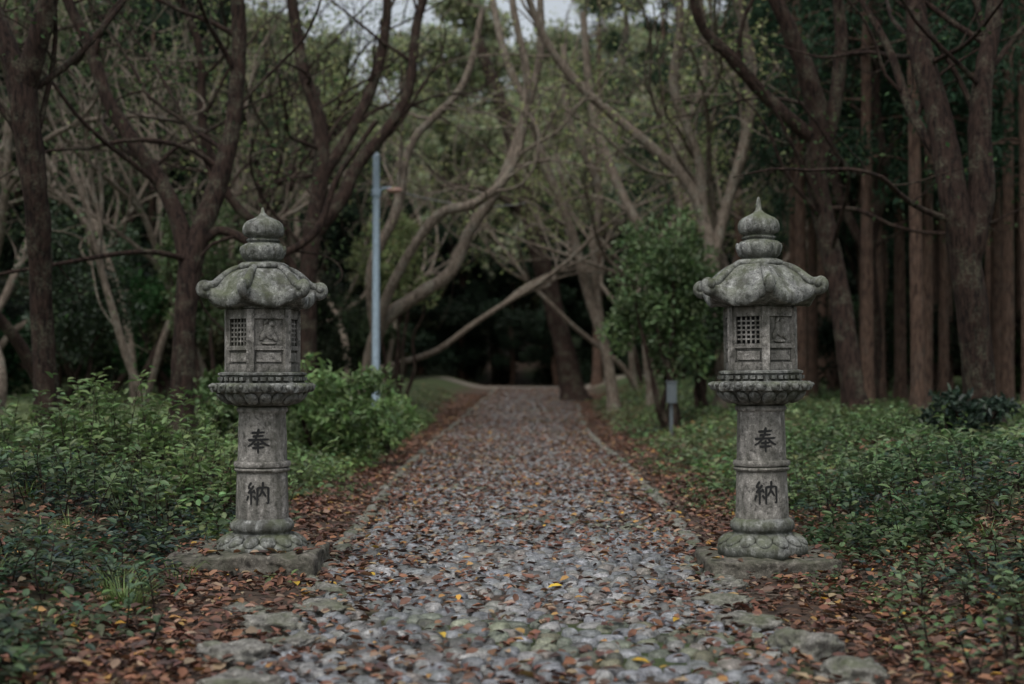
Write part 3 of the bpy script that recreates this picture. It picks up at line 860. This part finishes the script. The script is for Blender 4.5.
# distant forest: instanced crowns
root = bpy.data.objects.new('distant_forest', None); COL.objects.link(root)
protos = []
PC = [(.022, .038, .022), (.034, .053, .028), (.019, .034, .02), (.09, .12, .06), (.31, .345, .21), (.38, .41, .28)]  # last two pale tones paint distant haze into the leaf colour
for k in range(6):
    geo = Geo(); h = 13
    P = np.array([(0.2*sin(z), 0, z, .22*(1-.7*z/h)) for z in np.linspace(-1, h, 12)]); addtube(geo, P, 7)
    K = 34; cs = []; rs = []
    for _ in range(K):
        z = R.uniform(1.0 if k < 4 else 3.5, h); rr = 2.6*(1-(z/h)**2.2)+.7; a = R.uniform(0, 2*pi); q = R.uniform(.2, 1)
        cs.append((cos(a)*rr*q, sin(a)*rr*q, z)); s = R.uniform(.7, 1.3); rs.append((s, s, s*.8))
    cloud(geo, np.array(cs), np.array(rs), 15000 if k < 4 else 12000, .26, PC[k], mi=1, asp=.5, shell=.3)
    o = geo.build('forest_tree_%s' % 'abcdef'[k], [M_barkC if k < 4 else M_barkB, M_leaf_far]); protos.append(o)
cnt = 0
used = set()
def put(k, x, y, s):
    global cnt
    p = protos[k]
    if k in used:
        o = bpy.data.objects.new('forest_tree', p.data); COL.objects.link(o)
    else:
        o = p; used.add(k)
    o.parent = root
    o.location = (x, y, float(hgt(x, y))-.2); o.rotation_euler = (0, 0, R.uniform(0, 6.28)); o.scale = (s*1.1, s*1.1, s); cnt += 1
for row, y in enumerate([60, 67, 74, 82, 92, 104]):
    x = -46+R.uniform(0, 3)
    while x < 50:
        gap = (row == 0 and -3.5 < x < 6)
        if not gap:
            yy = y+R.uniform(-3, 3)
            centre = -14 < x < 9
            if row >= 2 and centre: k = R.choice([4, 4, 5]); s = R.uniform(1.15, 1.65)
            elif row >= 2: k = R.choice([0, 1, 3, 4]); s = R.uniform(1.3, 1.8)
            else: k = R.integers(0, 3); s = R.uniform(.58, .78) if centre else R.uniform(1.0, 1.4)
            put(int(k), x, yy, s)
        x += R.uniform(3.0, 4.6)
for x in (-4.5, -2.2, 0, 2.3, 4.4): put(int(R.integers(0, 3)), x, 69+R.uniform(-1, 1), R.uniform(.6, .75))
for x, y in [(-20, 38), (-23, 45), (-19, 50), (-25, 53), (-22, 30), (-17, 58), (22, 38), (24, 46), (21, 54), (26, 33), (-14, 50), (20, 44), (18, 56), (14, 57), (-17, 34), (-11, 52)]:
    put(int(R.integers(0, 3)), x, y, R.uniform(.9, 1.2))

# ------------------------------------------------------------------ lamp post, cable, box
def obj_from(geo, name, mat, parent=None, sm=True):
    o = geo.build(name, [mat], sm)
    if parent: o.parent = parent
    return o
lp = bpy.data.objects.new('street_lamp', None); COL.objects.link(lp)
lx, ly = -2.68, 28.0; lz = float(hgt(lx, ly))
g = Geo(); v, f = lathe([(0, -.2), (.085, -.2), (.08, .3), (.068, 5.35), (.07, 5.38), (.055, 5.44), (0, 5.48)], 20); g.add(v+np.array([lx, ly, lz]), f)
obj_from(g, 'pole', M_pole, lp)
g = Geo()
v, f = tube([(lx, ly, lz+4.65), (lx+.15, ly, lz+4.76), (lx+.35, ly-.02, lz+4.76)], [.02]*3, 8); g.add(v, f)
v, f = lathe([(.084, 4.58), (.09, 4.59), (.09, 4.72), (.084, 4.73)], 20); g.add(v+np.array([lx, ly, lz]), f)
obj_from(g, 'arm', M_pole, lp)
g = Geo(); v, f = ellipsoid((lx+.36, ly-.02, lz+4.71), np.eye(3), (.16, .09, .06), 16, 10); g.add(v, f); obj_from(g, 'lamp_head', M_lampm, lp)
g = Geo(); pts = []
a = np.array([lx+.07, ly, lz+4.8]); b = np.array([.55, 45.0, float(hgt(.5, 45))+6.3])
for t in np.linspace(0, 1, 20): q = a*(1-t)+b*t; q[2] -= .5*4*t*(1-t)*.5; pts.append(q)
v, f = tube(pts, [.018]*20, 6); g.add(v, f); obj_from(g, 'overhead_cable', M_wire)
ub = bpy.data.objects.new('utility_box', None); COL.objects.link(ub)
bx, by = 2.82, 25.2; bz = float(hgt(bx, by))
g = Geo(); v, f = boxg((bx, by, bz+.25), np.eye(3), (.03, .03, .35)); g.add(v, f); obj_from(g, 'post', M_box, ub, False)
g = Geo(); v, f = boxg((bx, by-.04, bz+.76), np.eye(3), (.085, .06, .18)); g.add(v, f); v, f = boxg((bx, by-.04, bz+.955), np.eye(3), (.10, .075, .012)); g.add(v, f)
obj_from(g, 'housing', M_box, ub, False)

# ------------------------------------------------------------------ fallen leaves
def litter():
    ps = []
    def samp(n, y0, y1, pw=1.0):
        t = R.uniform(size=n)**pw; return y0+(y1-y0)*t
    n = 50000; y = samp(n, 4, 58, 1.38); x = pathc(y)+R.uniform(-1, 1, n)*(pathw(y)+.05)
    keep = R.uniform(size=n) < (.24+.24*wob(x, y, 1.2, 4)+.15*wob(x, y, 3.3, 1)+.35*(np.abs(x-pathc(y))/pathw(y))**3+.5*smooth((y-7)/10))
    x, y = x[keep], y[keep]; ps.append(np.stack([x, y, hgt(x, y)+R.uniform(.010, .032, len(x))], 1))
    for side in (-1, 1):
        n = 30000; y = samp(n, 4, 50, 1.6); d = R.gamma(2.0, .36 if side < 0 else .55, n)
        x = pathc(y)+side*(pathw(y)-.02+d)
        keep = R.uniform(size=n) < .6+.4*wob(x, y, 1.5, 8)
        x, y = x[keep], y[keep]; ps.append(np.stack([x, y, hgt(x, y)+R.uniform(.004, .045, len(x))], 1))
    n = 18000; y = samp(n, 4.5, 16, 1.2); x = np.where(R.uniform(size=n) < .45, R.uniform(-5.5, -1.6, n), R.uniform(1.6, 6, n))
    ps.append(np.stack([x, y, hgt(x, y)+R.uniform(.004, .05, n)], 1))
    P = np.concatenate(ps)
    for sx, tz, dx, hw, hd in ((-1.63, .143, -.07, .45, .40), (1.635, .107, .02, .40, .37)):
        ins = (np.abs(P[:, 0]-sx-dx) < hw+.02) & (np.abs(P[:, 1]-9.3) < hd+.02)
        top = ins & (R.uniform(size=len(P)) < .4) & (np.hypot(P[:, 0]-sx, P[:, 1]-9.3) > .31) & (np.abs(P[:, 0]-sx-dx) < hw-.03) & (np.abs(P[:, 1]-9.3) < hd-.03)
        P[top, 2] = tz+.006
        P = P[~ins | top]
    n = len(P)
    pal = np.array([(.115, .060, .043), (.175, .083, .054), (.26, .125, .07), (.07, .045, .037), (.28, .20, .13), (.50, .30, .05), (.38, .22, .075)])
    c = pal[R.choice(7, n, p=[.28, .25, .17, .14, .12, .006, .034])]
    c = rcol(c, n, .3, .08)
    a = R.uniform(0, 2*pi, n)
    d = np.stack([np.cos(a), np.sin(a), R.normal(0, .18, n)], 1)
    nn = np.stack([R.normal(0, .35, n), R.normal(0, .35, n), np.ones(n)], 1)
    L = R.uniform(.035, .085, n)
    g = Geo()
    for sl, t in ((slice(0, None, 2), 'leaf'), (slice(1, None, 2), 'curl')):
        V, F, C = leaf_geo(P[sl], d[sl], nn[sl], L[sl], (L*R.uniform(.45, .75, n))[sl], c[sl], t); g.add(V, F, C)
    yl = np.array([(.52, 6.25), (.30, 8.4), (-.35, 6.9), (.85, 7.3), (-.9, 8.9), (1.7, 7.9), (-1.3, 8.55)])
    m = len(yl); a = R.uniform(0, 6.28, m)
    V, F, C = leaf_geo(np.stack([yl[:, 0], yl[:, 1], hgt(yl[:, 0], yl[:, 1])+.032], 1), np.stack([np.cos(a), np.sin(a), a*0], 1), np.tile([.1, -.2, 1.0], (m, 1)), R.uniform(.06, .10, m), R.uniform(.04, .06, m), rcol((.55, .34, .04), m), 'leaf')
    g.add(V, F, C)
    g.build('fallen_leaves', [M_litter])
litter()

def sticks():
    g = Geo()
    for _ in range(260):
        y = R.uniform(4.5, 18); sd = -1 if R.uniform() < .4 else 1
        x = float(pathc(y))+sd*(float(pathw(y))+R.gamma(2, .6))
        a = R.uniform(0, 2*pi); L = R.uniform(.1, .5)
        ts = np.linspace(0, 1, 5); px = x+np.cos(a)*L*ts+R.normal(0, .01, 5); py = y+np.sin(a)*L*ts+R.normal(0, .01, 5)
        if np.any((np.abs(np.abs(px)-1.64) < .5) & (np.abs(py-9.3) < .5)): continue
        pz = hgt(px, py)+.015+R.uniform(0, .03)
        v, f = tube(np.stack([px, py, pz], 1), list(np.linspace(1, .4, 5)*R.uniform(.002, .006)), 5); g.add(v, f)
    g.build('fallen_twigs', [M_barkB])
sticks()

# ------------------------------------------------------------------ undergrowth
def under():
    g = Geo()
    def clumps(n, xr, yr, dmin, col, nl, L, hmax, templ, spread, thr=-.1, s=0, pw=1.0):
        t = R.uniform(size=n)**pw
        y = yr[0]+(yr[1]-yr[0])*t; x = R.uniform(xr[0], xr[1], n)
        d = np.abs(x-pathc(y))-pathw(y)
        ok = (d > dmin+.35*wob(x, y, 1.7, s)) & (wob(x, y, 1.1, s+3)+.35*wob(x, y, 4, s) > thr)
        ok &= ~((np.abs(np.abs(x)-1.64) < .55) & (np.abs(y-9.3) < .5))
        ok &= ~((x < -4.0) & (y > 18) & (y < 31))
        x, y = x[ok], y[ok]; m = len(x)
        idx = np.repeat(np.arange(m), nl); N = len(idx)
        a = R.uniform(0, 2*pi, N); rr = R.uniform(0, 1, N)**.6*spread
        hh = hmax*R.uniform(.35, 1, m)[idx]*R.uniform(.2, 1, N)
        px = x[idx]+rr*np.cos(a); py = y[idx]+rr*np.sin(a)
        pos = np.stack([px, py, hgt(px, py)+hh], 1)
        d3 = np.stack([np.cos(a), np.sin(a), R.normal(.05, .35, N)], 1)
        nn = np.stack([R.normal(0, .35, N), R.normal(0, .35, N), np.ones(N)], 1)
        cc = rcol(np.tile(np.array(col)*1.15, (m, 1)), m, .5, .18)[idx]; cc = rcol(cc, N, .35, .08)
        V, F, C = leaf_geo(pos, d3, nn, L*R.uniform(.6, 1.3, N), L*.6*R.uniform(.8, 1.2, N), cc, templ)
        g.add(V, F, C)
    # left near
    clumps(1700, (-6.5, -1.9), (4.5, 13), .75, (.062, .10, .048), 11, .072, .28, 'leaf', .17, .02, 1)
    clumps(1300, (-6.5, -1.9), (4.5, 14), 1.0, (.034, .058, .044), 13, .065, .20, 'leaf', .16, -.1, 4)
    clumps(600, (-7, -2), (9, 16), .8, (.12, .175, .07), 10, .085, .45, 'leaf', .15, .1, 9)
    # sparse plants in the litter margins
    clumps(620, (-3.2, -1.4), (4.5, 20), .24, (.08, .125, .05), 8, .05, .10, 'leaf', .08, .0, 12)
    clumps(1000, (1.4, 3.8), (4.5, 20), .28, (.08, .125, .05), 8, .05, .12, 'leaf', .08, -.15, 13)
    # right near
    clumps(1900, (2.0, 7.5), (4.5, 13), .8, (.072, .115, .052), 11, .07, .22, 'leaf', .16, -.05, 2)
    clumps(1400, (2.2, 7.5), (4.5, 13), 1.0, (.036, .062, .044), 12, .065, .18, 'leaf', .15, -.1, 6)
    clumps(1200, (2.2, 8.5), (9, 17), .7, (.08, .125, .055), 11, .08, .25, 'leaf', .17, .0, 5)
    # middle distance
    clumps(4800, (2.2, 14), (13, 46), .6, (.115, .165, .07), 11, .10, .24, 'diamond', .2, -.25, 7, 1.2)
    clumps(3800, (-14, -2.0), (14, 46), .6, (.09, .13, .055), 11, .10, .25, 'diamond', .2, -.15, 8, 1.2)
    clumps(700, (-3.3, -1.9), (15, 34), .45, (.13, .19, .07), 14, .08, .35, 'leaf', .18, -.6, 3)
    g.build('undergrowth', [M_leaf])
under()

def grass():
    g = Geo()
    def tuft(x, y, n, L, col, sp):
        a = R.uniform(0, 2*pi, n); r = R.uniform(0, sp, n)
        px, py = x+r*np.cos(a), y+r*np.sin(a)
        pos = np.stack([px, py, hgt(px, py)-.01], 1)
        d = np.stack([np.cos(a)*.45+R.normal(0, .15, n), np.sin(a)*.45+R.normal(0, .15, n), np.ones(n)], 1)
        nn = np.stack([-np.cos(a), -np.sin(a), np.full(n, .4)], 1)
        V, F, C = leaf_geo(pos, d, nn, L*R.uniform(.5, 1.2, n), .008, rcol(col, n), 'blade'); g.add(V, F, C)
    tuft(-2.1, 7.7, 120, .22, (.15, .22, .07), .14); tuft(-2.3, 8.1, 90, .2, (.14, .2, .07), .16)
    for _ in range(90):
        x = R.uniform(-3.6, -1.95); y = R.uniform(6, 24)
        if abs(x-float(pathc(y)))-float(pathw(y)) > .55: tuft(x, y, 22, R.uniform(.1, .2), (.14, .21, .065), .09)
    for _ in range(900):
        x = R.uniform(-11, -3.6); y = R.uniform(18, 32); tuft(x, y, 26, R.uniform(.12, .24), (.26, .33, .15), .3)
    for _ in range(120):
        x = R.uniform(2.4, 6); y = R.uniform(7, 22); tuft(x, y, 18, R.uniform(.08, .18), (.13, .20, .06), .1)
    g.build('grass', [M_leaf])
grass()

# ------------------------------------------------------------------ world, sun, camera
w = bpy.data.worlds.new('World'); scene.world = w; w.use_nodes = True
nt = w.node_tree; nt.nodes.clear()
out = nt.nodes.new('ShaderNodeOutputWorld'); bg = nt.nodes.new('ShaderNodeBackground'); bg.inputs[1].default_value = 0.15
sky = nt.nodes.new('ShaderNodeTexSky'); sky.sky_type = 'NISHITA'; sky.sun_disc = False
EL, AZ = radians(62), radians(200)
sky.sun_elevation = EL; sky.sun_rotation = AZ; sky.dust_density = 3.0; sky.air_density = 1.3
hs = nt.nodes.new('ShaderNodeHueSaturation'); hs.inputs['Saturation'].default_value = 0.35
nt.links.new(sky.outputs[0], hs.inputs['Color']); nt.links.new(hs.outputs[0], bg.inputs[0]); nt.links.new(bg.outputs[0], out.inputs[0])
sl = bpy.data.lights.new('sun', 'SUN'); sl.energy = 1.5; sl.angle = radians(35); sl.color = (1, .97, .93)
so = bpy.data.objects.new('sun', sl); COL.objects.link(so)
dirv = Vector((sin(AZ)*cos(EL), cos(AZ)*cos(EL), sin(EL)))
so.rotation_euler = dirv.to_track_quat('Z', 'Y').to_euler()
so.location = dirv*50

cam = bpy.data.cameras.new('camera'); co = bpy.data.objects.new('camera', cam); COL.objects.link(co)
cam.lens = 50; cam.sensor_width = 36; cam.clip_end = 2000
co.location = (0, 0, 1.3); co.rotation_euler = (radians(90+1.13), 0, 0)
cam.dof.use_dof = True; cam.dof.focus_distance = 9.2; cam.dof.aperture_fstop = 1.4
scene.camera = co
scene.view_settings.view_transform = 'Standard'; scene.view_settings.look = 'None'; scene.view_settings.exposure = 0
print('DONE', cnt)
